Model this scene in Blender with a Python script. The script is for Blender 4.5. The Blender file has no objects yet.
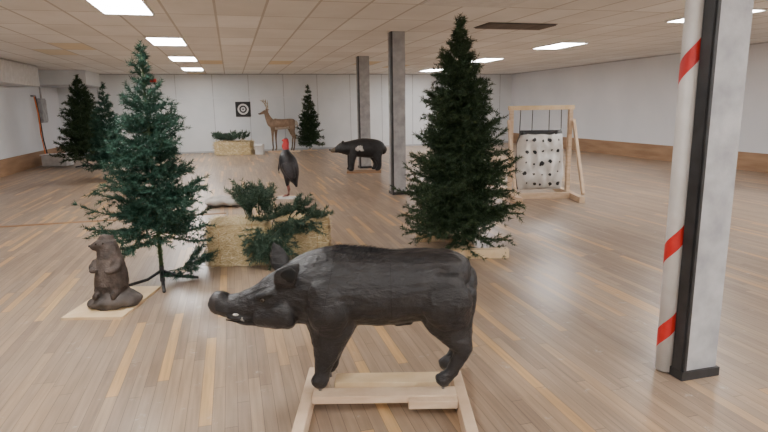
import bpy, math, random
import numpy as np
from mathutils import Vector, Matrix, noise

random.seed(7)
YAW=math.radians(15.0); SY,CY=math.sin(YAW),math.cos(YAW)
CEIL=2.72
XL,XR,YB,YF=-5.4,10.95,20.8,-4.0
def W(l,d,z=0.0):
    return Vector((SY*d+CY*l, CY*d-SY*l, z))
scene=bpy.context.scene
COL=scene.collection

# ---------------------------------------------------------------- materials
def newmat(name):
    m=bpy.data.materials.new(name); m.use_nodes=True
    nt=m.node_tree; b=nt.nodes["Principled BSDF"]
    return m,nt,b
def N(nt,t,**kw):
    n=nt.nodes.new(t)
    for k,v in kw.items(): setattr(n,k,v)
    return n
def mth(nt,op,a,b=None,c=None):
    n=nt.nodes.new("ShaderNodeMath"); n.operation=op
    for i,x in enumerate((a,b,c)):
        if x is None: continue
        if isinstance(x,(int,float)): n.inputs[i].default_value=x
        else: nt.links.new(x,n.inputs[i])
    return n.outputs[0]
def ramp(nt,fac,stops,interp='LINEAR'):
    r=nt.nodes.new("ShaderNodeValToRGB"); r.color_ramp.interpolation=interp
    e=r.color_ramp.elements
    while len(e)<len(stops): e.new(0.5)
    for i,(p,c) in enumerate(stops):
        e[i].position=p; e[i].color=(c[0],c[1],c[2],1)
    nt.links.new(fac,r.inputs[0]); return r.outputs[0]
def mixc(nt,fac,a,b,mode='MIX'):
    n=nt.nodes.new("ShaderNodeMix"); n.data_type='RGBA'; n.blend_type=mode
    if isinstance(fac,(int,float)): n.inputs[0].default_value=fac
    else: nt.links.new(fac,n.inputs[0])
    for i,x in ((6,a),(7,b)):
        if isinstance(x,tuple): n.inputs[i].default_value=(x[0],x[1],x[2],1)
        else: nt.links.new(x,n.inputs[i])
    return n.outputs[2]
def noisy(name,c1,c2,scale=10,rough=0.7,bump=0.0,bscale=40,stretch=(1,1,1),detail=4,metal=0,spec=0.5):
    m,nt,b=newmat(name)
    tc=N(nt,"ShaderNodeTexCoord"); mp=N(nt,"ShaderNodeMapping"); mp.inputs["Scale"].default_value=stretch
    nt.links.new(tc.outputs["Object"],mp.inputs[0])
    nz=N(nt,"ShaderNodeTexNoise"); nz.inputs["Scale"].default_value=scale; nz.inputs["Detail"].default_value=detail
    nt.links.new(mp.outputs[0],nz.inputs["Vector"])
    nt.links.new(ramp(nt,nz.outputs[0],[(0.32,c1),(0.68,c2)]),b.inputs["Base Color"])
    b.inputs["Roughness"].default_value=rough; b.inputs["Metallic"].default_value=metal
    b.inputs["Specular IOR Level"].default_value=spec
    if bump:
        n2=N(nt,"ShaderNodeTexNoise"); n2.inputs["Scale"].default_value=bscale; n2.inputs["Detail"].default_value=5
        nt.links.new(mp.outputs[0],n2.inputs["Vector"])
        bp=N(nt,"ShaderNodeBump"); bp.inputs["Strength"].default_value=bump; bp.inputs["Distance"].default_value=0.01
        nt.links.new(n2.outputs[0],bp.inputs["Height"]); nt.links.new(bp.outputs[0],b.inputs["Normal"])
    return m
def island(name,cols,rough=0.6):
    m,nt,b=newmat(name)
    g=N(nt,"ShaderNodeNewGeometry")
    st=[(i/(len(cols)-1),c) for i,c in enumerate(cols)]
    nt.links.new(ramp(nt,g.outputs["Random Per Island"],st),b.inputs["Base Color"])
    b.inputs["Roughness"].default_value=rough; b.inputs["Specular IOR Level"].default_value=0.3
    return m

def floor_mat():
    m,nt,b=newmat("plank_floor_wood")
    tc=N(nt,"ShaderNodeTexCoord"); sp=N(nt,"ShaderNodeSeparateXYZ"); nt.links.new(tc.outputs["Object"],sp.inputs[0])
    x,y=sp.outputs[0],sp.outputs[1]
    w=0.062
    xs=mth(nt,'DIVIDE',x,w); row=mth(nt,'FLOOR',xs); fx=mth(nt,'FRACT',xs)
    wn=N(nt,"ShaderNodeTexWhiteNoise",noise_dimensions='1D'); nt.links.new(row,wn.inputs["W"])
    ys=mth(nt,'ADD',mth(nt,'DIVIDE',y,1.1),mth(nt,'MULTIPLY',wn.outputs[0],9.0))
    col=mth(nt,'FLOOR',ys); fy=mth(nt,'FRACT',ys)
    cb=N(nt,"ShaderNodeCombineXYZ"); nt.links.new(row,cb.inputs[0]); nt.links.new(col,cb.inputs[1])
    w2=N(nt,"ShaderNodeTexWhiteNoise",noise_dimensions='3D'); nt.links.new(cb.outputs[0],w2.inputs["Vector"])
    base=ramp(nt,w2.outputs[0],[(0.0,(.27,.19,.135)),(0.3,(.325,.235,.165)),(0.65,(.365,.265,.185)),(0.84,(.42,.295,.19)),(0.93,(.56,.345,.16)),(1.0,(.62,.40,.19))])
    mp=N(nt,"ShaderNodeMapping"); mp.inputs["Scale"].default_value=(45,2.2,1); nt.links.new(tc.outputs["Object"],mp.inputs[0])
    gn=N(nt,"ShaderNodeTexNoise"); gn.inputs["Scale"].default_value=1.0; gn.inputs["Detail"].default_value=5
    nt.links.new(mp.outputs[0],gn.inputs["Vector"])
    g=ramp(nt,gn.outputs[0],[(0.3,(.76,.76,.76)),(0.7,(1.12,1.12,1.12))])
    c=mixc(nt,1.0,base,g,'MULTIPLY')
    wz=N(nt,"ShaderNodeTexNoise"); wz.inputs["Scale"].default_value=0.7; wz.inputs["Detail"].default_value=7; wz.inputs["Roughness"].default_value=0.68
    nt.links.new(tc.outputs["Object"],wz.inputs["Vector"])
    wf=ramp(nt,wz.outputs[0],[(0.45,(0,0,0)),(0.78,(.55,.55,.55))])
    c=mixc(nt,wf,c,(.42,.35,.29))
    fl=N(nt,"ShaderNodeTexNoise"); fl.inputs["Scale"].default_value=7; fl.inputs["Detail"].default_value=9; fl.inputs["Roughness"].default_value=.75
    nt.links.new(tc.outputs["Object"],fl.inputs["Vector"])
    c=mixc(nt,ramp(nt,fl.outputs[0],[(.60,(0,0,0)),(.68,(.55,.55,.55))]),c,(.56,.50,.44))
    gap=mth(nt,'MAXIMUM',mth(nt,'LESS_THAN',fx,0.05),mth(nt,'LESS_THAN',fy,0.004))
    c=mixc(nt,mth(nt,'MULTIPLY',gap,0.6),c,(.07,.045,.03))
    nt.links.new(c,b.inputs["Base Color"])
    rr=N(nt,"ShaderNodeMapRange"); nt.links.new(wz.outputs[0],rr.inputs[0])
    rr.inputs[3].default_value=0.24; rr.inputs[4].default_value=0.48
    nt.links.new(rr.outputs[0],b.inputs["Roughness"])
    b.inputs["Coat Weight"].default_value=.10; b.inputs["Coat Roughness"].default_value=.2
    bp=N(nt,"ShaderNodeBump"); bp.inputs["Strength"].default_value=0.15; bp.inputs["Distance"].default_value=0.003
    hh=mth(nt,'SUBTRACT',gn.outputs[0],mth(nt,'MULTIPLY',gap,1.5))
    nt.links.new(hh,bp.inputs["Height"]); nt.links.new(bp.outputs[0],b.inputs["Normal"])
    return m
def ceil_mat():
    m,nt,b=newmat("ceiling_tiles")
    tc=N(nt,"ShaderNodeTexCoord"); sp=N(nt,"ShaderNodeSeparateXYZ"); nt.links.new(tc.outputs["Object"],sp.inputs[0])
    xs=mth(nt,'DIVIDE',mth(nt,'ADD',sp.outputs[0],1.3),0.6); ys=mth(nt,'DIVIDE',mth(nt,'SUBTRACT',sp.outputs[1],6.8),1.2)
    fx=mth(nt,'FRACT',xs); fy=mth(nt,'FRACT',ys)
    cb=N(nt,"ShaderNodeCombineXYZ"); nt.links.new(mth(nt,'FLOOR',xs),cb.inputs[0]); nt.links.new(mth(nt,'FLOOR',ys),cb.inputs[1])
    w2=N(nt,"ShaderNodeTexWhiteNoise",noise_dimensions='3D'); nt.links.new(cb.outputs[0],w2.inputs["Vector"])
    base=ramp(nt,w2.outputs[0],[(0.0,(.80,.785,.765)),(0.5,(.85,.84,.825)),(0.92,(.89,.885,.875)),(0.965,(.95,.95,.95)),(0.985,(.76,.66,.48)),(1.0,(.74,.62,.44))])
    nz=N(nt,"ShaderNodeTexNoise"); nz.inputs["Scale"].default_value=1.2; nz.inputs["Detail"].default_value=6
    nt.links.new(tc.outputs["Object"],nz.inputs["Vector"])
    c=mixc(nt,1.0,base,ramp(nt,nz.outputs[0],[(0.3,(.91,.90,.89)),(0.7,(1.03,1.03,1.03))]),'MULTIPLY')
    def line(f,t):
        return mth(nt,'GREATER_THAN',mth(nt,'ABSOLUTE',mth(nt,'SUBTRACT',f,0.5)),0.5-t)
    ln=mth(nt,'MAXIMUM',line(fx,0.026),line(fy,0.013))
    c=mixc(nt,mth(nt,'MULTIPLY',ln,0.75),c,(.46,.42,.38))
    nt.links.new(c,b.inputs["Base Color"]); b.inputs["Roughness"].default_value=0.9
    return m

M_floor=floor_mat(); M_ceil=ceil_mat()
M_wall=noisy("painted_wall",(.74,.77,.79),(.81,.83,.85),1.5,0.6)
M_wallR=noisy("painted_wall_side",(.74,.76,.80),(.81,.82,.86),0.8,0.6)
M_seam=noisy("wall_seam",(.47,.48,.50),(.55,.56,.58),6,0.7)
M_ply=noisy("plywood_band",(.29,.165,.09),(.42,.26,.15),3,0.55,stretch=(1,.4,3))
M_pine=noisy("pine_lumber",(.58,.41,.27),(.72,.55,.39),6,0.6,0.2,50,stretch=(1,1,4))
M_pineY=noisy("pine_lumber_bright",(.66,.47,.26),(.78,.61,.39),6,0.6,0.2,50)
M_conc=noisy("concrete_plaster",(.30,.30,.31),(.47,.47,.475),7,0.75,0.5,25,detail=8)
M_black=noisy("black_steel",(.012,.012,.013),(.03,.03,.032),8,0.4)
M_blackp=noisy("black_paint",(.015,.015,.017),(.03,.03,.033),5,0.5)
M_white=noisy("white_paint",(.66,.65,.63),(.78,.77,.76),8,0.5)
M_red=noisy("red_tape",(.50,.012,.012),(.62,.025,.02),8,0.4)
M_emit,nt,b=newmat("fluorescent_diffuser")
b.inputs["Base Color"].default_value=(.9,.9,.9,1); b.inputs["Emission Color"].default_value=(1,.99,.98,1); b.inputs["Emission Strength"].default_value=43
M_trunk=noisy("trunk_tinsel",(.03,.06,.025),(.06,.09,.04),30,0.8)
M_greenA=island("needles_blue_green",[(.010,.036,.024),(.018,.058,.038),(.042,.105,.07),(.012,.042,.028)])
M_greenB=island("needles_dark_green",[(.014,.030,.014),(.028,.055,.024),(.06,.10,.045),(.02,.04,.02)])
M_greenC=island("needles_bough",[(.022,.048,.032),(.045,.085,.055),(.10,.15,.10),(.03,.065,.045)])
M_hay=noisy("hay",(.44,.32,.16),(.74,.59,.35),30,0.9,0.8,60,stretch=(1,4,4))
M_straw=island("straw",[(.46,.34,.16),(.74,.60,.34),(.86,.76,.52),(.6,.46,.24)],0.8)
M_rope=noisy("twine",(.5,.3,.1),(.6,.4,.2),20,0.8)
M_metal=noisy("grey_metal",(.25,.25,.26),(.4,.4,.42),10,0.4,metal=.7)

# ---------------------------------------------------------------- mesh helpers
def add(name,me,parent=None,loc=(0,0,0),rot=(0,0,0)):
    o=bpy.data.objects.new(name,me); COL.objects.link(o)
    o.location=loc; o.rotation_euler=rot
    if parent: o.parent=parent
    return o
def empty(name,loc=(0,0,0),rz=0.0):
    o=bpy.data.objects.new(name,None); COL.objects.link(o); o.location=loc; o.rotation_euler=(0,0,rz); o.empty_display_size=.1
    return o
def mesh(name,V,F,mats,smooth=False):
    me=bpy.data.meshes.new(name); me.from_pydata([tuple(v) for v in V],[],F)
    for m in (mats if isinstance(mats,(list,tuple)) else [mats]): me.materials.append(m)
    if smooth: me.polygons.foreach_set("use_smooth",[True]*len(me.polygons))
    me.update(); return me
def tris(name,A,mat):
    n=len(A); me=bpy.data.meshes.new(name)
    me.vertices.add(n*3); me.vertices.foreach_set("co",A.reshape(-1).astype(np.float32))
    me.loops.add(n*3); me.loops.foreach_set("vertex_index",np.arange(n*3,dtype=np.int32))
    me.polygons.add(n); me.polygons.foreach_set("loop_start",np.arange(0,n*3,3,dtype=np.int32))
    me.polygons.foreach_set("loop_total",np.full(n,3,dtype=np.int32))
    me.materials.append(mat); me.update(calc_edges=True); me.validate(); return me
def box(name,size,c,mat,parent=None,rot=(0,0,0),bev=0.0):
    sx,sy,sz=[s/2 for s in size]
    V=[(i*sx,j*sy,k*sz) for i in(-1,1) for j in(-1,1) for k in(-1,1)]
    F=[(0,1,3,2),(4,6,7,5),(0,4,5,1),(2,3,7,6),(0,2,6,4),(1,5,7,3)]
    o=add(name,mesh(name,V,F,mat),parent,c,rot)
    if bev:
        md=o.modifiers.new("b",'BEVEL'); md.width=bev; md.segments=2
    return o
def tube(name,pts,r,mat,parent=None,seg=8):
    V=[];F=[]
    P=[Vector(p) for p in pts]; R=r if isinstance(r,(list,tuple)) else [r]*len(P)
    for i,p in enumerate(P):
        t=(P[min(i+1,len(P)-1)]-P[max(i-1,0)]).normalized()
        a=t.cross(Vector((0,0,1)));
        if a.length<.05: a=t.cross(Vector((1,0,0)))
        a.normalize(); bb=t.cross(a)
        for k in range(seg):
            th=2*math.pi*k/seg; V.append(p+a*math.cos(th)*R[i]+bb*math.sin(th)*R[i])
    for i in range(len(P)-1):
        for k in range(seg):
            k2=(k+1)%seg; F.append((i*seg+k,i*seg+k2,(i+1)*seg+k2,(i+1)*seg+k))
    F.append(tuple(range(seg-1,-1,-1))); F.append(tuple(range((len(P)-1)*seg,len(P)*seg)))
    return add(name,mesh(name,V,F,mat,True),parent)
def catmull(P,sub):
    P=np.array(P,float); out=[]
    n=len(P)
    for i in range(n-1):
        p0=P[max(i-1,0)];p1=P[i];p2=P[i+1];p3=P[min(i+2,n-1)]
        for s in range(sub):
            t=s/sub
            out.append(0.5*((2*p1)+(-p0+p2)*t+(2*p0-5*p1+4*p2-p3)*t*t+(-p0+3*p1-3*p2+p3)*t**3))
    out.append(P[-1]); return out
def loft(V,F,pts,seg=20,sub=4):
    Q=catmull(pts,sub) if sub>1 else [np.array(p,float) for p in pts]
    C=[Vector(q[:3]) for q in Q]; R=[(max(q[3],.002),max(q[4],.002)) for q in Q]
    T=[(C[min(i+1,len(C)-1)]-C[max(i-1,0)]).normalized() for i in range(len(C))]
    def cap(c,t,r):
        m=min(r)
        return [(c+t*m*.45,(r[0]*.86,r[1]*.86)),(c+t*m*.75,(r[0]*.58,r[1]*.58)),(c+t*m*.9,(r[0]*.2,r[1]*.2))]
    st=cap(C[0],-T[0],R[0])[::-1]; en=cap(C[-1],T[-1],R[-1])
    T=[T[0]]*3+T+[T[-1]]*3
    C=[a for a,_ in st]+C+[a for a,_ in en]; R=[r for _,r in st]+R+[r for _,r in en]
    b0=len(V)
    for c,r,t in zip(C,R,T):
        s=Vector((0,1,0)); s=s-t*s.dot(t)
        if s.length<.25: s=Vector((1,0,0)); s=s-t*s.dot(t)
        s.normalize(); nn=t.cross(s)
        for k in range(seg):
            th=2*math.pi*k/seg; V.append(c+s*math.cos(th)*r[0]+nn*math.sin(th)*r[1])
    n=len(C)
    for i in range(n-1):
        for k in range(seg):
            k2=(k+1)%seg; F.append((b0+i*seg+k,b0+i*seg+k2,b0+(i+1)*seg+k2,b0+(i+1)*seg+k))
    F.append(tuple(b0+k for k in range(seg-1,-1,-1))); F.append(tuple(b0+(n-1)*seg+k for k in range(seg)))
def organic(name,lofts,voxel,smooth,mats,fn=None,parent=None,loc=(0,0,0),disp=None):
    V=[];F=[]
    for L in lofts: loft(V,F,L)
    o=add("tmp",mesh("tmp",V,F,mats[0]))
    r=o.modifiers.new("r",'REMESH'); r.mode='VOXEL'; r.voxel_size=voxel
    s=o.modifiers.new("s",'SMOOTH'); s.factor=.5; s.iterations=smooth
    dg=bpy.context.evaluated_depsgraph_get()
    me=bpy.data.meshes.new_from_object(o.evaluated_get(dg))
    bpy.data.objects.remove(o)
    me.name=name; me.materials.clear()
    for m in mats: me.materials.append(m)
    if disp:
        nrm=[v.normal.copy() for v in me.vertices]
        for v,nn in zip(me.vertices,nrm): v.co=v.co+nn*disp(v.co)
    me.polygons.foreach_set("use_smooth",[True]*len(me.polygons))
    if fn:
        for p in me.polygons: p.material_index=fn(p.center,p.normal)
    else:
        for p in me.polygons: p.material_index=0
    me.update()
    return add(name,me,parent,loc)
def sphere(name,c,r,mat,parent,sc=(1,1,1)):
    V=[];F=[];n=12;m=8
    for i in range(m+1):
        ph=math.pi*i/m
        for k in range(n):
            th=2*math.pi*k/n; V.append((r*sc[0]*math.sin(ph)*math.cos(th),r*sc[1]*math.sin(ph)*math.sin(th),r*sc[2]*math.cos(ph)))
    for i in range(m):
        for k in range(n): F.append((i*n+k,(i+1)*n+k,(i+1)*n+(k+1)%n,i*n+(k+1)%n))
    return add(name,mesh(name,V,F,mat,True),parent,c)

# ---------------------------------------------------------------- room shell
box("floor",(XR-XL+.4,YB-YF+.4,.1),((XL+XR)/2,(YB+YF)/2,-.05),M_floor)
f=bpy.data.objects["floor"]
for v in f.data.vertices: v.co+=f.location
f.location=(0,0,0)
box("ceiling",(XR-XL+.4,YB-YF+.4,.1),((XL+XR)/2,(YB+YF)/2,CEIL+.05),M_ceil)
c=bpy.data.objects["ceiling"]
for v in c.data.vertices: v.co+=c.location
c.location=(0,0,0)
box("wall_back",(XR-XL+.4,.2,CEIL),((XL+XR)/2,YB+.1,CEIL/2),M_wall)
box("wall_right",(.2,YB-YF,CEIL),(XR+.1,(YB+YF)/2,CEIL/2),M_wallR)
box("wall_left",(.2,YB-YF,CEIL),(XL-.1,(YB+YF)/2,CEIL/2),M_wallR)
box("wall_front",(XR-XL+.4,.2,CEIL),((XL+XR)/2,YF-.1,CEIL/2),M_wall)
box("baseboard_right",(.03,YB-YF-.1,.40),(XR-.016,(YB+YF)/2,.20),M_ply)
box("baseboard_left",(.03,YB-YF-.1,.40),(XL+.016,(YB+YF)/2,.20),M_ply)
box("baseboard_back",(XR-XL-.1,.02,.06),((XL+XR)/2,YB-.011,.03),M_seam)
i=1; x=XL+1.2
while x<XR-.3:
    box("trim_%d"%i,(.02,.012,CEIL-.08),(x,YB-.007,CEIL/2+.03),M_seam); i+=1; x+=1.22
box("trim_%d"%i,(XR-XL-.2,.012,.03),((XL+XR)/2,YB-.012,1.9),M_wall); i+=1
box("trim_%d"%i,(5.2,.05,.012),(XL+2.65,8.4,.006),M_ply); i+=1
box("trim_%d"%i,(.03,YB-YF-.1,.03),(XR-.016,(YB+YF)/2,CEIL-.016),M_seam); i+=1
box("trim_%d"%i,(XR-XL-.1,.03,.03),((XL+XR)/2,YB-.03,CEIL-.016),M_seam)

# lights
def lightpanel(X,Y):
    e=empty("ceiling_light_panel",(X,Y,CEIL))
    box("diffuser",(.56,1.16,.012),(0,0,-.012),M_emit,e)
    for sx in(-1,1): box("frame_side_%d"%(sx+2),(.025,1.2,.025),(sx*.2925,0,-.013),M_white,e)
    for sy in(-1,1): box("frame_end_%d"%(sy+2),(.56,.025,.025),(0,sy*.59,-.013),M_white,e)
for Y in (-3.4,0.2,3.8,7.4,11.0,14.6,18.2): lightpanel(-1.0 if Y!=7.4 else -1.15,Y)  # panels short of the visible ones are unseen, added for illumination
for Y in (-3.4,-.4,3.2,6.85,10.8,14.4,18.5): lightpanel(6.75,Y)  # the near panels of this row are likewise unseen and added for illumination
for Y in (-3.4,0.2): lightpanel(2.9,Y)  # unseen middle row, added to light the room
v=empty("ceiling_air_vent",(4.4,8.3,CEIL)); M_vent=noisy("vent_metal",(.16,.13,.11),(.24,.2,.17),8,.6)
box("pan",(1.16,.56,.006),(0,0,-.004),M_black,v)
for s in range(9): box("slat_%d"%s,(1.14,.03,.012),(0,-.24+.06*s,-.014),M_vent,v,rot=(.5,0,0))
v=empty("ceiling_light_panel",(2.9,6.2,CEIL)); box("diffuser",(1.16,1.16,.01),(0,0,-.008),M_white,v)

# ---------------------------------------------------------------- columns
def column(X,Y,s=.23,striped=False,dp=None):
    e=empty("support_column",(X,Y,0)); dp=dp or s
    box("shaft",(s,dp,CEIL),(0,0,CEIL/2),M_conc,e)
    box("steel_edge",(.012,dp*.42,CEIL-.01),(-s/2-.006,-dp/2+dp*.21,CEIL/2),M_black,e)
    box("steel_lip",(.018,.012,CEIL-.01),(-s/2+.004,-dp/2-.006,CEIL/2),M_black,e)
    box("base_shoe",(s+.03,dp+.03,.05),(0,0,.025),M_black,e)
    if striped:
        cx,cy,r=-s/2-.008,dp/2-.035,.048
        tube("guard_pole",[(cx,cy,.01),(cx,cy,CEIL-.01)],r,M_white,e,28)
        for j,z in enumerate((.27,.76,1.72,2.3)):
            V=[];F=[];n=18; rr=r+.0015
            for k in range(n+1):
                a=math.pi*.7+math.pi*1.15*k/n
                zz=z+.20*(k/n)-.10
                V+= [(cx+rr*math.cos(a),cy+rr*math.sin(a),zz-.055),(cx+rr*math.cos(a),cy+rr*math.sin(a),zz+.055)]
            for k in range(n): F.append((2*k,2*k+2,2*k+3,2*k+1))
            add("red_stripe_%d"%j,mesh("st",V,F,M_red),e)
    return e
column(2.415,2.40,.22,True,.16)
column(2.755,9.315)
column(3.20,13.75,.27)

# ---------------------------------------------------------------- conifers
rng=np.random.default_rng(3)
def needles(segs,per_m,nl,nw,spread=.9):
    segs=np.array(segs); P0=segs[:,0];P1=segs[:,1]
    D=P1-P0; L=np.linalg.norm(D,axis=1)+1e-9
    cnt=np.maximum(1,(L*per_m).astype(int)); idx=np.repeat(np.arange(len(segs)),cnt); n=len(idx)
    t=rng.random((n,1)); base=P0[idx]+D[idx]*t; ax=D[idx]/L[idx][:,None]
    r=rng.normal(size=(n,3)); r-=ax*(r*ax).sum(1)[:,None]; r/=np.linalg.norm(r,axis=1)[:,None]+1e-9
    dr=ax*.75+r*spread; dr/=np.linalg.norm(dr,axis=1)[:,None]
    ln=nl*(.7+.6*rng.random((n,1)))
    s=np.cross(dr,rng.normal(size=(n,3))); s/=np.linalg.norm(s,axis=1)[:,None]+1e-9
    return np.stack([base-s*nw/2,base+s*nw/2,base+dr*ln],axis=1)
def branch(segs,p,dirv,L,tw=6,twl=.16,sag=0.0,rise=.0,vs=.6):
    d=np.array(dirv,float); d/=np.linalg.norm(d); p=np.array(p,float)
    up=np.array([0,0,1.]); side=np.cross(d,up); side/=np.linalg.norm(side)+1e-9
    n=5; pts=[p]
    for i in range(n):
        dd=d+up*(rise*(i/n)-sag*(i/n)); dd/=np.linalg.norm(dd)
        pts.append(pts[-1]+dd*L/n)
    stem=[(pts[i],pts[i+1]) for i in range(n)]
    segs+= stem[1:]
    for j in range(tw):
        t=.22+.75*(j+rng.random()*.6)/tw; k=min(int(t*n),n-1); q=pts[k]+(pts[k+1]-pts[k])*(t*n-k)
        sg=1 if j%2 else -1
        td=d*.75+side*sg*(.4+.5*rng.random())+up*(rng.random()-.35)*2*vs; td/=np.linalg.norm(td)
        l=twl*(1.15-.6*t)*(.8+.5*rng.random())
        segs.append((q,q+td*l))
    return pts
M_bright=island("trunk_tinsel_bright",[(.03,.12,.03),(.06,.20,.05),(.04,.14,.05)])
def conifer(loc,H,z0,prof,tiers,per,mat,per_m=240,nl=.035,nw=.006,stand=None,tw=6,twl=.16,name="artificial_christmas_tree",jit=.25,lean=(0,0),inner=1.0):
    e=empty(name,loc,-YAW); segs=[]; stems=[]
    for i in range(tiers):
        t=(i+.3*rng.random())/tiers
        R=prof(t); n=max(4,int(per*(1-.6*t)))
        a0=rng.random()*6.28
        for k in range(n):
            z=z0+(H-z0)*(t*.97)+rng.normal()*.02
            a=a0+6.283*k/n+rng.normal()*.15
            L=R*(1-jit/2+jit*(rng.random()-.5)*2)
            el=-.22+1.0*t**1.3+rng.normal()*.16
            d=(math.cos(a)*math.cos(el),math.sin(a)*math.cos(el),math.sin(el))
            L=max(L,.06)
            pts=branch(segs,(lean[0]*t,lean[1]*t,z),d,L,tw=max(3,int(tw*min(1,L/.35+.3))),twl=min(twl,L*.6),rise=.65,sag=.1 if t<.2 else 0)
            stems.append(pts)
            if L>.3 and rng.random()<inner:
                a+=.3; d=(math.cos(a)*.9,math.sin(a)*.9,.35)
                branch(segs,(lean[0]*t,lean[1]*t,z+.03),d,L*.55,tw=4,twl=twl*.8,rise=.6)
    segs.append((np.array([lean[0],lean[1],H-.2]),np.array([lean[0],lean[1],H])))
    for q in range(4):
        a=rng.random()*6.28; segs.append((np.array([lean[0],lean[1],H-.12]),np.array([lean[0]+.05*math.cos(a),lean[1]+.05*math.sin(a),H-.03])))
    add("needles",tris("needles",needles(segs,per_m,nl,nw),mat),e)
    A=[]
    for pts in stems:
        for i in range(len(pts)-1):
            a,b=pts[i],pts[i+1]; w=.005
            for o in (np.array([0,0,w]),np.array([w,0,0])):
                A.append([a-o,a+o,b+o]); A.append([a-o,b+o,b-o])
    add("branches",tris("branches",np.array(A),M_trunk),e)
    tube("trunk",[(0,0,.02),(lean[0]*.5,lean[1]*.5,H*.5),(lean[0],lean[1],H-.08)],[.018,.016,.006],M_trunk,e)
    if stand=='metal':
        for q in range(4):
            a=q*math.pi/2+.4; ca,sa=math.cos(a),math.sin(a)
            tube("stand_leg_%d"%q,[(0,0,.12),(ca*.12,sa*.12,.05),(ca*.30,sa*.30,.014)],.014,M_black,e)
        tube("stand_socket",[(0,0,.02),(0,0,.16)],.022,M_black,e)
        add("trunk_needles",tris("tn",needles([(np.array([0,0,.12]),np.array([0,0,z0]))],1100,.035,.009),M_bright),e)
    elif stand=='wood':
        box("stand_beam_front",(.60,.09,.09),(.15,-.40,.046),M_pineY,e,bev=.004)
        box("stand_beam_rear",(.66,.09,.09),(-.10,.33,.046),M_pineY,e,bev=.004)
        box("stand_cross_beam",(.14,.64,.04),(0,-.03,.065),M_pine,e)
        box("stand_board",(.30,.2,.035),(0,.0,.105),M_pine,e)
    else:
        box("stand_board_a",(.5,.09,.04),(0,0,.02),M_pine,e); box("stand_board_b",(.09,.5,.04),(0,0,.0601),M_pine,e)
    return e
conifer(W(-1.965,4.74),2.05,.45,lambda t:.58*(1-t)**1.05+.035,20,11,M_greenA,per_m=360,nl=.036,nw=.0075,stand='metal',tw=7,twl=.17,jit=.4,inner=.8)
conifer(W(.79,5.82),2.39,.22,lambda t:min(.74*(1-t)**.9,.60)+.02,28,18,M_greenB,per_m=330,nl=.04,nw=.008,stand='wood',tw=8,twl=.17,jit=.3)
conifer(W(-8.15,15.4),2.48,.3,lambda t:.82*(1-t)**.85+.03,18,13,M_greenB,per_m=130,nl=.07,nw=.02,stand='metal',tw=6,twl=.2)
conifer(W(-6.15,12.6),2.12,.3,lambda t:.5*(1-t)**.9+.03,15,11,M_greenA,per_m=150,nl=.06,nw=.017,tw=6,twl=.18)
conifer(W(-2.60,20.0),2.3,.3,lambda t:.48*(1-t)**.9+.03,16,11,M_greenB,per_m=120,nl=.07,nw=.024,tw=5,twl=.16)

# ---------------------------------------------------------------- hay bales
def bale(loc,rz,size,nst=2600,name="hay_bale",sw=.004,sl=.09):
    e=empty(name,loc,rz); sx,sy,sz=size
    V=[];F=[];n=14
    def grid(o,u,v):
        b=len(V)
        for i in range(n+1):
            for j in range(n+1):
                p=Vector(o)+Vector(u)*(i/n)+Vector(v)*(j/n)
                q=Vector([p[k]/(size[k]/2) for k in range(3)]); q2=[max(-1,min(1,x)) for x in q]
                sc=1-.03*(max(0,sum(abs(x)>.9 for x in q2)-1))
                d=noise.noise(p*9)*.018
                p=p*sc+p.normalized()*d
                V.append((p.x,p.y,max(p.z+sz/2,.001)))
        for i in range(n):
            for j in range(n):
                a=b+i*(n+1)+j; F.append((a,a+n+1,a+n+2,a+1))
    x,y,z=sx/2,sy/2,sz/2
    grid((-x,-y,-z),(sx,0,0),(0,0,sz)); grid((x,y,-z),(-sx,0,0),(0,0,sz))
    grid((-x,y,-z),(0,-sy,0),(0,0,sz)); grid((x,-y,-z),(0,sy,0),(0,0,sz)); grid((-x,-y,z),(sx,0,0),(0,sy,0)); grid((-x,y,-z),(sx,0,0),(0,-sy,0))
    add("packed_hay",mesh("hay",V,F,M_hay,True),e)
    A=[]
    for i in range(nst):
        fc=random.choice("fblrtt"); u,v=random.random()*2-1,random.random()*2-1
        if fc=='f': p,nv=(u*x,-y,v*z),(0,-1,0)
        elif fc=='b': p,nv=(u*x,y,v*z),(0,1,0)
        elif fc=='l': p,nv=(-x,u*y,v*z),(-1,0,0)
        elif fc=='r': p,nv=(x,u*y,v*z),(1,0,0)
        else: p,nv=(u*x,v*y,z),(0,0,1)
        p=np.array(p)*.99+np.array([0,0,z]); nv=np.array(nv,float)
        d=np.array([random.gauss(0,1) ,random.gauss(0,.6),random.gauss(0,.5)]); d-=nv*d.dot(nv); d/=np.linalg.norm(d)+1e-6; d+=nv*random.uniform(.02,.3)
        s=np.cross(d,nv); s/=np.linalg.norm(s)+1e-6
        l=sl*random.uniform(.4,1.2); w=sw*random.uniform(.6,1.3); q=p+nv*.014
        q[2]=max(q[2],.01)
        t=q+d*l; t[2]=max(t[2],.006)
        A.append([q-s*w,q+s*w,t])
    add("loose_straw",tris("straw",np.array(A),M_straw),e)
    for j,k in enumerate((-.28,.28)):
        X=k*sx; r=.012
        tube("twine_%d"%j,[(X,-y-r,.02),(X,-y-r,sz),(X,-y,sz+r),(X,y,sz+r),(X,y+r,sz),(X,y+r,.02)],.004,M_rope,e,6)
    return e
bale(W(-1.46,5.48),-YAW+.12,(.56,.5,.40),3800)
bale(W(-.88,5.86),-YAW+.15,(.54,.42,.36),3200)
bale(W(-5.0,18.9),-YAW,(1.2,.5,.45),1500,sw=.01,sl=.16)

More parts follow.
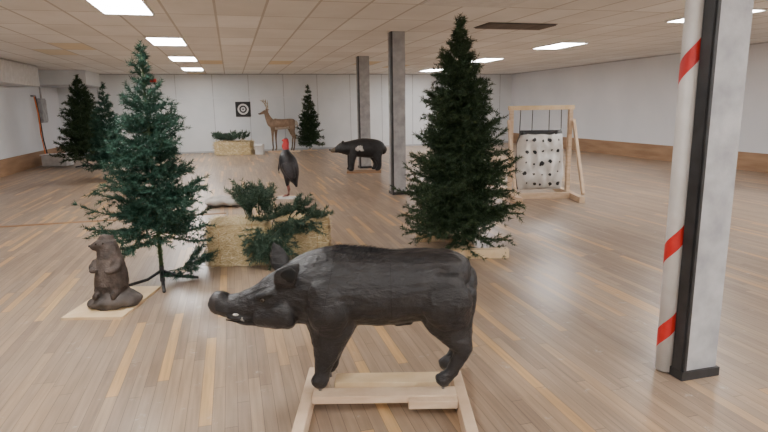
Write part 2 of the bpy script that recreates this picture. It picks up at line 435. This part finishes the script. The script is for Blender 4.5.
def boughs(name,origin,lst,mat,per_m=230,nl=.045,nw=.006,tw=8,twl=.2):
    e=empty(name,origin,-YAW); segs=[];A=[]
    for (p,d,L) in lst:
        pts=branch(segs,p,d,L,tw=tw,twl=twl,sag=.25,vs=.35)
        for i in range(len(pts)-1):
            a,b=pts[i],pts[i+1]
            for o in (np.array([0,0,.004]),np.array([.004,0,0])):
                A.append([a-o,a+o,b+o]); A.append([a-o,b+o,b-o])
    T=needles(segs,per_m,nl,nw)
    T[:,:,2]=np.maximum(T[:,:,2],.008-origin[2])
    add("needles",tris("needles",T,mat),e); A=np.array(A); A[:,:,2]=np.maximum(A[:,:,2],.008-origin[2])
    add("stems",tris("stems",A,M_trunk),e); return e
L=[]
R0=random.Random(5)
for i in range(18):   # upright fan at the left
    x=R0.uniform(-.32,.05); a=R0.uniform(-.6,.6)
    L.append(((x,R0.uniform(-.12,.12),R0.uniform(0,.05)),(math.sin(a),R0.uniform(-.5,.1),R0.uniform(.7,1.3)),R0.uniform(.27,.38)))
for i in range(14):
    x=R0.uniform(-.05,.34)
    L.append(((x,R0.uniform(-.15,.15),R0.uniform(-.03,.03)),(R0.uniform(-.3,.8),R0.uniform(-.8,.2),R0.uniform(.05,.6)),R0.uniform(.18,.27)))
for i in range(20):
    x=R0.uniform(-.16,.16)
    L.append(((x,-.18-R0.uniform(0,.12),R0.uniform(-.22,.02)),(R0.uniform(-.4,.6),-.6,R0.uniform(-1.1,-.2)),R0.uniform(.22,.32)))
for i in range(7):
    x=R0.uniform(.1,.36)
    L.append(((x,-.1,R0.uniform(-.08,.03)),(R0.uniform(-.2,.8),-.7,R0.uniform(-.4,.1)),R0.uniform(.18,.25)))
boughs("spruce_bough_pile",W(-1.12,5.55,.40),L,M_greenC,per_m=330,nl=.040,nw=.008,twl=.15)
L=[((-.15,.0,.05),(1,-.4,.25),.35),((-.1,.05,.04),(.8,.6,.3),.3),((-.12,0,.05),(.5,-.9,.1),.28),((0,.05,.05),(.9,0,.5),.22),((-.05,.05,.05),(.6,.2,.7),.24)]
boughs("fallen_spruce_bough",W(-1.84,4.95,.0),L,M_greenA,per_m=330)
L=[]
for i in range(16):
    L.append(((R0.uniform(-.6,.4),R0.uniform(-.15,.15),0),(R0.uniform(-.8,.8),R0.uniform(-.5,.3),R0.uniform(.2,1)),R0.uniform(.22,.38)))
boughs("spruce_bough_pile",W(-5.05,18.85,.46),L,M_greenC,per_m=100,nl=.08,nw=.025)

# ---------------------------------------------------------------- BOAR
def boar_mat():
    m,nt,b=newmat("boar_foam_hide")
    tc=N(nt,"ShaderNodeTexCoord"); sp=N(nt,"ShaderNodeSeparateXYZ"); nt.links.new(tc.outputs["Object"],sp.inputs[0])
    n1=N(nt,"ShaderNodeTexNoise"); n1.inputs["Scale"].default_value=9; n1.inputs["Detail"].default_value=7
    nt.links.new(tc.outputs["Object"],n1.inputs["Vector"])
    c=ramp(nt,n1.outputs[0],[(.3,(.009,.0085,.009)),(.55,(.016,.015,.016)),(.72,(.030,.028,.029)),(.85,(.06,.055,.055))])
    # arrow pits on the vitals
    vo=N(nt,"ShaderNodeTexVoronoi"); vo.inputs["Scale"].default_value=16
    nt.links.new(tc.outputs["Object"],vo.inputs["Vector"])
    pit=mth(nt,'LESS_THAN',vo.outputs["Distance"],.10)
    band=mth(nt,'LESS_THAN',mth(nt,'ABSOLUTE',mth(nt,'ADD',sp.outputs[0],.14)),.15)
    pit=mth(nt,'MULTIPLY',pit,band)
    c=mixc(nt,pit,c,(.002,.002,.002))
    s1=mth(nt,'LESS_THAN',mth(nt,'ABSOLUTE',mth(nt,'SUBTRACT',sp.outputs[0],.022)),.0028)
    xx=mth(nt,'ADD',sp.outputs[0],mth(nt,'MULTIPLY',sp.outputs[2],-.22))
    s2=mth(nt,'LESS_THAN',mth(nt,'ABSOLUTE',mth(nt,'ADD',xx,.42)),.0028)
    s3=mth(nt,'MAXIMUM',s1,s2); zz=mth(nt,'GREATER_THAN',sp.outputs[2],.40)
    s3=mth(nt,'MULTIPLY',s3,zz)
    c=mixc(nt,s3,c,(.002,.002,.002))
    mp=N(nt,"ShaderNodeMapping"); mp.inputs["Scale"].default_value=(22,55,55); mp.inputs["Rotation"].default_value=(0,.5,0)
    nt.links.new(tc.outputs["Object"],mp.inputs[0])
    n2=N(nt,"ShaderNodeTexNoise"); n2.inputs["Scale"].default_value=1.0; n2.inputs["Detail"].default_value=5; n2.inputs["Roughness"].default_value=.62
    nt.links.new(mp.outputs[0],n2.inputs["Vector"])
    bp=N(nt,"ShaderNodeBump"); bp.inputs["Strength"].default_value=.7; bp.inputs["Distance"].default_value=.012
    h=mth(nt,'SUBTRACT',mth(nt,'SUBTRACT',n2.outputs[0],mth(nt,'MULTIPLY',s3,1.0)),mth(nt,'MULTIPLY',pit,.8))
    nt.links.new(h,bp.inputs["Height"]); nt.links.new(bp.outputs[0],b.inputs["Normal"])
    nt.links.new(c,b.inputs["Base Color"]); b.inputs["Roughness"].default_value=.38
    return m
M_boar=boar_mat()
M_tusk=noisy("tusk_ivory",(.45,.43,.39),(.6,.57,.53),10,.4)
M_eye=noisy("glass_eye",(.02,.012,.008),(.03,.02,.01),5,.1)
M_snout=noisy("snout_grey",(.025,.023,.023),(.045,.04,.04),20,.5,.4,40)
M_dark=noisy("recess_shade_paint",(.003,.003,.003),(.006,.006,.006),20,.8)  # near-black colour stands in for shade in the ear and mouth crease
be=empty("wild_boar_archery_target",W(0.005,2.68),-YAW)
body=[(.39,0,.625,.07,.10),(.37,0,.63,.125,.14),(.325,0,.632,.16,.168),(.25,0,.63,.172,.178),(.12,0,.622,.17,.186),(0,0,.615,.17,.192),(-.12,0,.617,.175,.195),
 (-.25,0,.622,.182,.2),(-.34,0,.615,.172,.192),(-.42,0,.598,.152,.172),(-.49,0,.578,.132,.148),(-.55,0,.560,.115,.130),(-.61,0,.542,.096,.110),(-.67,0,.530,.080,.092),(-.73,0,.524,.066,.076),(-.79,0,.525,.056,.062),(-.82,0,.532,.056,.058)]
def fl(y,dx): return [(-.26+dx,y*.9,.59,.07,.14),(-.275+dx,y,.47,.068,.125),(-.285+dx,y,.385,.058,.095),(-.30+dx,y,.31,.046,.068),(-.315+dx,y,.25,.037,.050),(-.325+dx,y,.2,.031,.039),(-.33+dx,y,.17,.032,.039),(-.345+dx,y,.15,.034,.044)]
def rl(y,dx): return [(.285+dx,y*.9,.59,.07,.16),(.305+dx,y,.49,.068,.135),(.335+dx,y,.41,.056,.095),(.365+dx,y,.345,.042,.062),(.372+dx,y,.30,.034,.045),(.345+dx,y,.24,.028,.036),(.315+dx,y,.19,.027,.033),(.29+dx,y,.165,.031,.036),(.275+dx,y,.15,.032,.042)]
near_ear=[(-.50,-.10,.655,.022,.035),(-.485,-.145,.695,.014,.056),(-.455,-.17,.735,.011,.054),(-.425,-.175,.77,.009,.03),(-.405,-.175,.79,.006,.008)]
far_ear=[(-.52,.08,.67,.02,.03),(-.545,.10,.725,.014,.05),(-.56,.11,.78,.011,.04),(-.575,.11,.825,.006,.01)]
mane=[(-.02,0,.785,.03,.02),(-.15,0,.795,.035,.025),(-.28,0,.80,.04,.03),(-.37,0,.775,.04,.03),(-.45,0,.73,.04,.025)]
brow=[(-.54,-.086,.635,.03,.022),(-.59,-.088,.615,.026,.018),(-.63,-.078,.60,.02,.014)]
brow2=[(x,-y,z,a,b) for x,y,z,a,b in brow]
cheek=[(-.48,-.115,.52,.045,.07),(-.55,-.105,.50,.04,.06),(-.63,-.082,.49,.028,.04)]
cheek2=[(x,-y,z,a,b) for x,y,z,a,b in cheek]
lip=[(-.64,-.064,.488,.022,.018),(-.72,-.056,.483,.02,.015),(-.79,-.046,.488,.015,.012)]
lip2=[(x,-y,z,a,b) for x,y,z,a,b in lip]
jaw=[(-.50,0,.46,.08,.055),(-.62,0,.448,.055,.032),(-.72,0,.448,.038,.018),(-.77,0,.452,.028,.012)]
disc=[(-.815,0,.537,.057,.058),(-.845,0,.545,.060,.061)]
shoulder=[(-.30,-.15,.66,.05,.07),(-.28,-.155,.54,.055,.10),(-.27,-.13,.44,.04,.07)]
shoulder2=[(x,-y,z,a,b) for x,y,z,a,b in shoulder]
haunch=[(.27,-.13,.68,.05,.09),(.29,-.145,.57,.055,.125),(.32,-.12,.46,.04,.09)]
haunch2=[(x,-y,z,a,b) for x,y,z,a,b in haunch]
tail=[(.40,0,.72,.015,.015),(.435,0,.68,.012,.012),(.44,0,.60,.01,.01),(.435,0,.53,.012,.012)]
sheath=[(.12,0,.43,.03,.02),(.05,0,.425,.03,.018)]
def bdisp(co):
    return noise.noise(co*14)*.005+noise.noise(co*40)*.0025+noise.noise(Vector((co.x*18,co.y*40,co.z*45)))*.002
def bfn(c,n):
    if c.x<-.845: return 1
    return 0
organic("body",[body,fl(-.09,0),fl(.09,.035),rl(-.09,0),rl(.09,.03),near_ear,far_ear,mane,brow,brow2,cheek,cheek2,lip,lip2,jaw,disc,shoulder,shoulder2,haunch,haunch2,tail,sheath],.0072,3,[M_boar,M_snout],bfn,be,disp=bdisp)
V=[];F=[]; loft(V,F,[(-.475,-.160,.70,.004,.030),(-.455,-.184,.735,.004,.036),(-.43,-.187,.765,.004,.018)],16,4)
add("ear_shade_patch",mesh("ear_shade_patch",V,F,M_dark,True),be)  # dark raised patch paints the shade of an ear hollow not modelled
for s in(-1,1):
    sphere("eye_%d"%(s+2),(-.60,s*.104,.590),.013,M_eye,be)
    tube("tusk_%d"%(s+2),[(-.705,s*.068,.475),(-.715,s*.079,.483),(-.710,s*.082,.496)],[.006,.005,.002],M_tusk,be)
    sphere("nostril_%d"%(s+2),(-.872,s*.022,.550),.010,M_black,be,(.6,1,1.2))
    tube("mouth_shade_line_%d"%(s+2),[(-.80,s*.048,.472),(-.74,s*.062,.467),(-.67,s*.076,.468),(-.62,s*.090,.476)],[.003,.005,.005,.003],M_dark,be)  # dark tube paints the shade of the mouth crease
sphere("worn_foam_patch",(-.745,-.068,.505),.010,M_tusk,be,(1.5,.5,.7))
A=[]
for i in range(2400):
    x=random.uniform(-.52,.0); yy=random.gauss(0,.04)
    zt=np.interp(x,[-.52,-.43,-.35,-.25,-.12,0,.05],[.70,.765,.808,.828,.82,.80,.79])-abs(yy)*.35
    l=.032*random.uniform(.5,1.2); b0=np.array([x,yy,zt-.010]); t=b0+np.array([random.uniform(.4,1.3)*l,random.gauss(0,.35)*l,l*.7])
    A.append([b0-np.array([.003,0,0]),b0+np.array([.003,0,0]),t])
add("mane_bristles",tris("bristles",np.array(A),M_boar),be)
for j,(x,y) in enumerate(((-.34,-.09),(-.305,.09),(.28,-.09),(.31,.09))):
    tube("foot_rod_%d"%j,[(x,y*.9,.09),(x,y,.145)],.009,M_metal,be)
box("base_rail_1",(.055,.78,.09),(-.405,-.19,.045),M_pine,be,bev=.004)
box("base_rail_2",(.055,.95,.09),(.37,-.13,.045),M_pine,be,bev=.004)
box("base_cross_board_1",(.715,.09,.04),(-.017,-.105,.082),M_pine,be,bev=.003)
box("base_cross_board_2",(.60,.11,.04),(.025,.045,.082),M_pineY,be,bev=.003)
box("base_cleat",(.24,.045,.04),(.22,-.175,.075),M_pine,be,bev=.003)

# ---------------------------------------------------------------- GROUNDHOG
M_fur=noisy("brown_fur_foam",(.036,.027,.023),(.095,.07,.057),14,.75,.8,70)
M_fur2=noisy("belly_fur_foam",(.07,.052,.042),(.13,.1,.083),14,.75,.8,70)
M_rock=noisy("foam_rock",(.045,.038,.035),(.11,.092,.082),9,.85,.8,25)
me_=empty("groundhog_archery_target",W(-2.12,4.15),-YAW)
def mfn(c,n): return 1 if (n.y<-.35 and abs(c.x+.02)<.07 and .2<c.z<.40) else 0
organic("body",[[(0,0,.13,.11,.115),(.005,0,.2,.125,.122),(.01,0,.28,.118,.115),(.01,0,.36,.10,.100),(.005,0,.43,.082,.087),(0,0,.48,.07,.079),(-.01,0,.525,.058,.070),(-.01,0,.545,.04,.05)],
 [(-.02,-.02,.505,.055,.048),(-.06,-.03,.50,.044,.04),(-.085,-.038,.495,.033,.03)],
 [(-.085,-.03,.37,.028,.03),(-.095,-.075,.33,.024,.026),(-.065,-.115,.325,.018,.018),(-.045,-.125,.335,.014,.014)],
 [(.085,-.03,.37,.028,.03),(.085,-.075,.33,.024,.026),(.045,-.12,.32,.018,.018),(.03,-.125,.33,.014,.014)],
 [(-.06,-.03,.17,.05,.06),(-.065,-.09,.14,.035,.03),(-.07,-.13,.125,.03,.02)],
 [(.06,-.03,.17,.05,.06),(.065,-.09,.14,.035,.03),(.065,-.13,.125,.03,.02)],
 [(.035,.02,.552,.012,.016),(.04,.02,.568,.009,.012)],[(-.035,.03,.552,.012,.016),(-.04,.03,.568,.009,.012)]],.007,3,[M_fur,M_fur2],mfn,me_,disp=lambda c:noise.noise(c*30)*.005)
organic("rock",[[(-.12,0,.05,.12,.045),(-.02,-.01,.07,.15,.062),(.10,0,.075,.14,.062),(.17,0,.05,.10,.04)],[(0,0,.05,.15,.13),(0,0,.11,.12,.12)]],.012,3,[M_rock],None,me_,disp=lambda c:noise.noise(c*18)*.016)
sphere("eye_1",(-.05,-.07,.522),.007,M_eye,me_); sphere("eye_2",(.005,-.072,.525),.007,M_eye,me_)
sphere("nose",(-.108,-.05,.502),.010,M_black,me_)
box("plywood_board",(.45,.72,.02),(-.035,.09,.01),M_pineY,me_)

# ---------------------------------------------------------------- TURKEY
M_tk=noisy("turkey_dark_plumage",(.005,.005,.008),(.022,.020,.024),18,.32,.8,45)
M_tkw=noisy("turkey_wing",(.02,.02,.026),(.06,.055,.06),24,.45,.8,50,stretch=(1,1,4))
M_tkr=noisy("turkey_red_skin",(.36,.015,.018),(.52,.035,.035),20,.5,.5,60)
M_leg=noisy("turkey_leg",(.22,.07,.06),(.32,.12,.10),20,.5)
M_tkb=noisy("turkey_blue_head",(.10,.05,.07),(.16,.09,.12),20,.5)
te=empty("wild_turkey_archery_target",W(-1.60,9.42),-YAW)
def tfn(c,n):
    if c.z>1.0: return 3
    if c.z>.83: return 2
    if abs(c.y)>.10 and c.x>-.06 and .36<c.z<.62: return 1
    return 0
organic("body",[[(.12,0,.20,.05,.02),(.10,0,.27,.09,.05),(.06,0,.38,.13,.12),(.02,0,.5,.15,.155),(-.01,0,.62,.14,.155),(-.03,0,.72,.11,.12),(-.03,0,.80,.06,.065),(-.02,0,.87,.042,.042),(-.01,0,.94,.034,.036),(-.02,0,.985,.036,.038)],
 [(-.02,0,.99,.036,.036),(-.06,0,.985,.022,.022),(-.09,0,.975,.01,.01)],
 [(-.02,-.12,.6,.03,.09),(.03,-.135,.48,.03,.09),(.08,-.12,.36,.02,.05)],[(-.02,.12,.6,.03,.09),(.03,.135,.48,.03,.09),(.08,.12,.36,.02,.05)],
 [(-.15,0,.62,.014,.014),(-.17,0,.5,.012,.012),(-.165,0,.42,.006,.006)],
 [(-.03,-.06,.42,.05,.06),(-.03,-.06,.30,.035,.037),(-.03,-.06,.22,.018,.018)],[(-.03,.06,.42,.05,.06),(-.03,.06,.30,.035,.037),(-.03,.06,.22,.018,.018)],
 [(-.055,0,.95,.014,.016),(-.07,0,.88,.022,.030),(-.065,0,.83,.012,.014)]],.010,2,[M_tk,M_tkw,M_tkr,M_tkb],tfn,te)
for s in(-1,1):
    tube("leg_%d"%(s+2),[(-.03,s*.06,.25),(-.01,s*.06,.14),(-.03,s*.06,.04)],.014,M_leg,te)
    for j,a in enumerate((-.5,0,.5)): tube("toe_%d_%d"%(s+2,j),[(-.03,s*.06,.045),(-.11,s*.06+a*.08,.04)],.007,M_leg,te)
    sphere("eye_%d"%(s+2),(-.035,s*.038,.995),.006,M_eye,te)
box("base_board_1",(.42,.07,.035),(0,-.06,.0175),M_white,te); box("base_board_2",(.42,.07,.035),(0,.06,.0175),M_pine,te)

# ---------------------------------------------------------------- BEAR
M_bear=noisy("black_bear_foam",(.006,.006,.007),(.02,.02,.022),12,.5,.8,40)
M_muz=noisy("bear_muzzle",(.12,.09,.06),(.2,.15,.1),20,.6)
M_worn=noisy("worn_white_foam",(.45,.42,.38),(.75,.72,.68),20,.8)
bb=empty("black_bear_archery_target",W(-.57,13.05),-YAW)
def befn(c,n):
    if c.x<-.54: return 1
    q=((c.x-.03)/.11)**2+((c.z-.58)/.07)**2+noise.noise(c*22)*.8
    if c.y<-.08 and q<.8: return 2
    return 0
def blf(y,dx): return [(-.10+dx,y*.8,.52,.08,.12),(-.13+dx,y,.38,.07,.085),(-.15+dx,y,.25,.058,.066),(-.155+dx,y,.15,.05,.055),(-.16+dx,y,.10,.05,.055),(-.20+dx,y,.085,.05,.035)]
def blr(y,dx): return [(.42+dx,y*.8,.50,.09,.15),(.44+dx,y,.38,.08,.11),(.47+dx,y,.27,.06,.07),(.48+dx,y,.18,.05,.055),(.46+dx,y,.11,.05,.055),(.41+dx,y,.085,.05,.035)]
organic("body",[[(.58,0,.52,.09,.11),(.54,0,.53,.15,.165),(.42,0,.55,.2,.21),(.25,0,.565,.2,.225),(.08,0,.575,.19,.22),(-.08,0,.57,.175,.2),(-.2,0,.57,.15,.175),(-.30,0,.575,.13,.15),(-.38,0,.575,.122,.138),(-.45,0,.56,.098,.105),(-.52,0,.54,.065,.07),(-.59,0,.525,.052,.052),(-.62,0,.52,.044,.044)],
 blf(-.12,0),blf(.12,-.06),blr(-.12,0),blr(.12,-.09),
 [(-.36,-.085,.68,.02,.035),(-.36,-.095,.73,.018,.032)],[(-.36,.085,.68,.02,.035),(-.36,.095,.73,.018,.032)],
 [(.62,0,.58,.03,.03),(.65,0,.54,.02,.02)]],.014,4,[M_bear,M_muz,M_worn],befn,bb)
sphere("nose",(-.665,0,.54),.022,M_black,bb)
for s in(-1,1): sphere("eye_%d"%(s+2),(-.475,s*.078,.60),.01,M_eye,bb)
box("base_board_1",(.8,.09,.04),(.12,-.12,.02),M_ply,bb); box("base_board_2",(.8,.09,.04),(.12,.12,.02),M_ply,bb)

# ---------------------------------------------------------------- DEER
M_deer=noisy("deer_tan_foam",(.17,.105,.065),(.28,.185,.12),9,.7,.5,40)
M_deerw=noisy("deer_white_foam",(.5,.45,.38),(.65,.6,.52),9,.7)
M_deerd=noisy("deer_dark_foam",(.10,.065,.04),(.16,.11,.075),9,.7)
M_antl=noisy("antler_bone",(.32,.24,.15),(.48,.38,.26),12,.6)
de=empty("whitetail_deer_archery_target",W(-3.52,19.75),-YAW)
def dfn(c,n):
    if c.z<.35: return 2
    if n.z<-.5 and .7<c.z<.95: return 1
    if c.x<-.70 : return 2
    if -.52<c.x<-.40 and n.x<-.6 and 1.1<c.z<1.3: return 1
    if c.x>.47 and .9<c.z<1.08: return 1
    return 0
def dlf(y,dx): return [(-.30+dx,y*.7,.92,.05,.10),(-.31+dx,y,.78,.05,.065),(-.32+dx,y,.62,.038,.042),(-.325+dx,y,.48,.032,.034),(-.325+dx,y,.3,.025,.027),(-.32+dx,y,.15,.025,.027),(-.345+dx,y,.07,.028,.032)]
def dlr(y,dx): return [(.36+dx,y*.7,.95,.07,.13),(.38+dx,y,.82,.06,.10),(.40+dx,y,.68,.045,.06),(.46+dx,y,.52,.032,.038),(.44+dx,y,.42,.026,.03),(.42+dx,y,.2,.024,.026),(.39+dx,y,.07,.028,.032)]
organic("body",[[(.47,0,1.0,.06,.08),(.42,0,1.0,.12,.14),(.28,0,.99,.14,.165),(.1,0,.97,.15,.175),(-.1,0,.965,.15,.185),(-.26,0,.98,.14,.19),(-.36,0,1.02,.11,.16),(-.43,0,1.12,.085,.12),(-.48,0,1.23,.07,.095),(-.51,0,1.33,.06,.08),(-.53,0,1.39,.06,.065)],
 [(-.50,0,1.41,.055,.055),(-.58,0,1.395,.055,.06),(-.66,0,1.36,.04,.043),(-.75,0,1.33,.03,.03)],
 dlf(-.09,0),dlf(.09,.08),dlr(-.09,0),dlr(.09,-.1),
 [(-.51,-.05,1.44,.015,.02),(-.48,-.12,1.47,.012,.035),(-.46,-.18,1.49,.006,.01)],[(-.51,.05,1.44,.015,.02),(-.48,.12,1.47,.012,.035),(-.46,.18,1.49,.006,.01)],
 [(.50,0,1.06,.03,.03),(.54,0,.98,.03,.03),(.55,0,.88,.02,.02)]],.012,3,[M_deer,M_deerw,M_deerd],dfn,de)
for s in(-1,1):
    tube("antler_%d"%(s+2),[(-.53,s*.03,1.44),(-.48,s*.12,1.54),(-.50,s*.20,1.66),(-.60,s*.20,1.76),(-.68,s*.15,1.80)],[.018,.018,.015,.012,.005],M_antl,de)
    for j,(p,q) in enumerate((((-.48,s*.12,1.54),(-.54,s*.13,1.66)),((-.50,s*.20,1.66),(-.50,s*.19,1.80)),((-.56,s*.205,1.74),(-.56,s*.19,1.84)))):
        tube("tine_%d_%d"%(s+2,j),[p,q],[.014,.004],M_antl,de)
    sphere("eye_%d"%(s+2),(-.60,s*.052,1.41),.012,M_eye,de)
sphere("nose",(-.785,0,1.335),.02,M_black,de)
box("base_board_1",(1.1,.09,.045),(.05,-.09,.0225),M_pine,de); box("base_board_2",(1.1,.09,.045),(.05,.09,.0225),M_pine,de)

# ---------------------------------------------------------------- hanging bag target
M_bag=noisy("white_woven_bag",(.62,.61,.59),(.84,.83,.81),5,.7,.7,14)
ge=empty("bag_archery_target_stand",W(2.58,9.17),-YAW)
for s in(-1,1):
    box("foot_%d"%(s+2),(.09,1.36,.09),(s*.48,0,.045),M_pine,ge,bev=.004)
    box("post_%d"%(s+2),(.06,.09,1.34),(s*.48,.05,.76),M_pine,ge,bev=.003)
    a=Vector((s*.48+s*.048,-.58,.12)); b_=Vector((s*.48+s*.048,.03,1.25)); L_=(b_-a).length
    ang=math.atan2(b_.z-a.z,b_.y-a.y)
    box("brace_%d"%(s+2),(.04,L_,.07),tuple((a+b_)/2),M_pine,ge,rot=(ang,0,0))
box("top_bar",(1.06,.09,.07),(0,.05,1.45),M_pineY,ge,bev=.003)
box("bottom_board",(.90,.09,.09),(0,-.2,.046),M_pine,ge)
V=[];F=[];n=28; sx,sy,sz=.37,.17,.48
def bagpt(p):
    x,y,z=p
    rx=1-.12*max(0,abs(z)-.5)/.5
    low=.5+.5*(-z)
    bul=max(0,(1-x**4)*(1-z**4))
    q=Vector((x*sx*rx*(1+.05*low),y*sy*(.30+.75*bul**.6*(.8+.35*low)),z*sz-(1-x*x)*(.04 if z>.9 else 0)))
    q+=Vector((noise.noise(q*6)*.022,noise.noise(Vector((q.x*9,3,q.z*5)))*.045+noise.noise(Vector((q.x*22,7,q.z*9)))*.018,noise.noise(q*5+Vector((3,1,2)))*.025))
    return Vector((q.x,q.y+.05,q.z+.61))
for side in range(6):
    b0=len(V)
    for i in range(n+1):
        for j in range(n+1):
            u=i/n*2-1; v=j/n*2-1
            p={0:(u,-1,v),1:(-u,1,v),2:(-1,-u,v),3:(1,u,v),4:(u,v,1),5:(u,-v,-1)}[side]
            V.append(bagpt(p))
    for i in range(n):
        for j in range(n):
            a=b0+i*(n+1)+j; F.append((a,a+n+1,a+n+2,a+1))
bag=add("bag",mesh("bag",V,F,[M_bag,M_blackp],True),ge)
for k,p in enumerate(bag.data.polygons):
    if 2*n*n<=k<3*n*n: p.material_index=1
    if p.center.z>1.03: p.material_index=1
rs=random.Random(2)
for r in range(5):
    for q in range(5):
        u=-.72+.36*q+rs.uniform(-.05,.05); w=-.80+.37*r+rs.uniform(-.05,.05); rad=rs.choice((.014,.02,.026,.03))
        if r==2 and q==2: rad=.042
        V=[];m_=12
        cpt=bagpt((u,-1,w)); V.append((cpt.x,cpt.y-.010,cpt.z))
        for t in range(m_):
            k=rad*rs.uniform(.75,1.25)
            c2=bagpt((u+k/sx*math.cos(t*2*math.pi/m_),-1,w+k/sz*math.sin(t*2*math.pi/m_))); V.append((c2.x,c2.y-.010,c2.z))
        add("aim_spot_%d_%d"%(r,q),mesh("spot",V,[(0,1+(t+1)%m_,1+t) for t in range(m_)],M_blackp),ge)
for j,x in enumerate((-.34,-.14,.14,.34)):
    tube("strap_%d"%j,[(x,.05,1.04),(x*.97,.05,1.44)],.007,M_blackp,ge,6)
box("bag_hem",(.64,.05,.04),(0,.05,1.07),M_blackp,ge)

# ---------------------------------------------------------------- wall poster
pe=empty("target_poster",(.45,YB-.02,1.5))
box("backing",(.52,.015,.52),(0,-.008,0),M_blackp,pe)
def ring(nm,r0,r1,mat,y):
    V=[];F=[];n=32
    for i in range(n):
        a=6.2832*i/n; V+= [(r0*math.cos(a),y,r0*math.sin(a)),(r1*math.cos(a),y,r1*math.sin(a))]
    for i in range(n):
        j=(i+1)%n; F.append((2*i,2*i+1,2*j+1,2*j))
    add(nm,mesh(nm,V,F,mat),pe)
ring("ring_outer",.13,.19,M_white,-.018); ring("ring_inner",.03,.08,M_white,-.018)

e=empty("target_block",W(-5.42,19.6),-YAW); box("block",(.2,.3,.45),(0,0,.47),M_blackp,e,bev=.02); box("pedestal",(.3,.34,.24),(0,0,.12),M_white,e,bev=.01)
e=empty("cardboard_carton",W(-4.15,18.9),-YAW); box("carton",(.26,.3,.34),(0,0,.17),M_white,e,bev=.01); box("flap",(.26,.14,.01),(0,-.2,.33),M_white,e,rot=(.4,0,0))
e=empty("storage_tote",W(-9.25,15.9),-YAW); box("bin",(.7,.4,.3),(0,0,.15),M_white,e,bev=.03); box("lid",(.74,.44,.04),(0,0,.32),M_white,e,bev=.015)
M_mat=noisy("grey_canvas",(.36,.34,.31),(.5,.47,.44),6,.8,.5,20)
e=empty("folded_canvas_tarp",W(-2.5,8.7),-YAW)
organic("cloth",[[(-.28,0,.06,.2,.05),(-.1,.02,.09,.22,.075),(.12,0,.08,.2,.07),(.3,.02,.05,.16,.04)]],.02,3,[M_mat],None,e,disp=lambda c:noise.noise(c*9)*.03)
e=empty("loose_arrow_shaft",W(-2.1,6.3,.012),-YAW)
tube("shaft",[(-.2,0,0),(.35,.03,0)],.010,M_black,e,6); box("fletching",(.06,.02,.02),(-.17,0,.005),M_white,e)

e=empty("wall_heater_unit",(XL,16.0,0)); box("casing",(.5,2.6,.52),(.26,0,2.44),M_white,e,bev=.02)
e=empty("ceiling_soffit",(XL,19.8,0)); box("beam",(1.3,1.9,.42),(.66,0,CEIL-.215),M_wall,e); box("beam_trim",(1.32,1.92,.03),(.67,0,CEIL-.44),M_seam,e)
e=empty("electrical_panel",(XL,18.75,0)); box("cabinet",(.12,.5,.7),(.062,0,1.55),M_metal,e,bev=.01); box("door",(.02,.44,.62),(.13,0,1.55),M_conc,e)
tube("conduit",[(.08,0,1.9),(.08,0,2.28)],.025,M_metal,e)
M_or=noisy("orange_cord",(.7,.16,.03),(.8,.22,.05),10,.5)
e=empty("hanging_extension_cord",(XL,18.15,0))
tube("cord_1",[(.08,0,1.95),(.12,.05,1.4),(.10,.1,.9),(.15,.1,.3),(.25,.05,.03)],.018,M_or,e)
tube("cord_2",[(.08,.12,1.95),(.11,.15,1.3),(.12,.2,.7),(.2,.2,.04)],.018,M_blackp,e)
box("hook",(.08,.2,.05),(.042,.06,1.96),M_metal,e)
e=empty("exit_sign",(-2.5,YB-.01,2.5)); box("housing",(.4,.05,.2),(0,-.03,0),M_white,e); box("legend",(.32,.006,.12),(0,-.058,0),M_red,e)

# ---------------------------------------------------------------- world + camera
w=bpy.data.worlds.new("World"); scene.world=w; w.use_nodes=True
w.node_tree.nodes["Background"].inputs[0].default_value=(.8,.85,.9,1); w.node_tree.nodes["Background"].inputs[1].default_value=.6
cam=bpy.data.cameras.new("camera"); co=bpy.data.objects.new("camera",cam); COL.objects.link(co)
cam.sensor_width=36; cam.lens=558/768*36; cam.clip_start=.05; cam.clip_end=100
R=Matrix.Rotation(-YAW,4,'Z')@Matrix.Rotation(math.radians(90-11.05),4,'X')@Matrix.Rotation(math.radians(-.9),4,'Z')
co.matrix_world=Matrix.Translation((0,0,1.5))@R
scene.camera=co
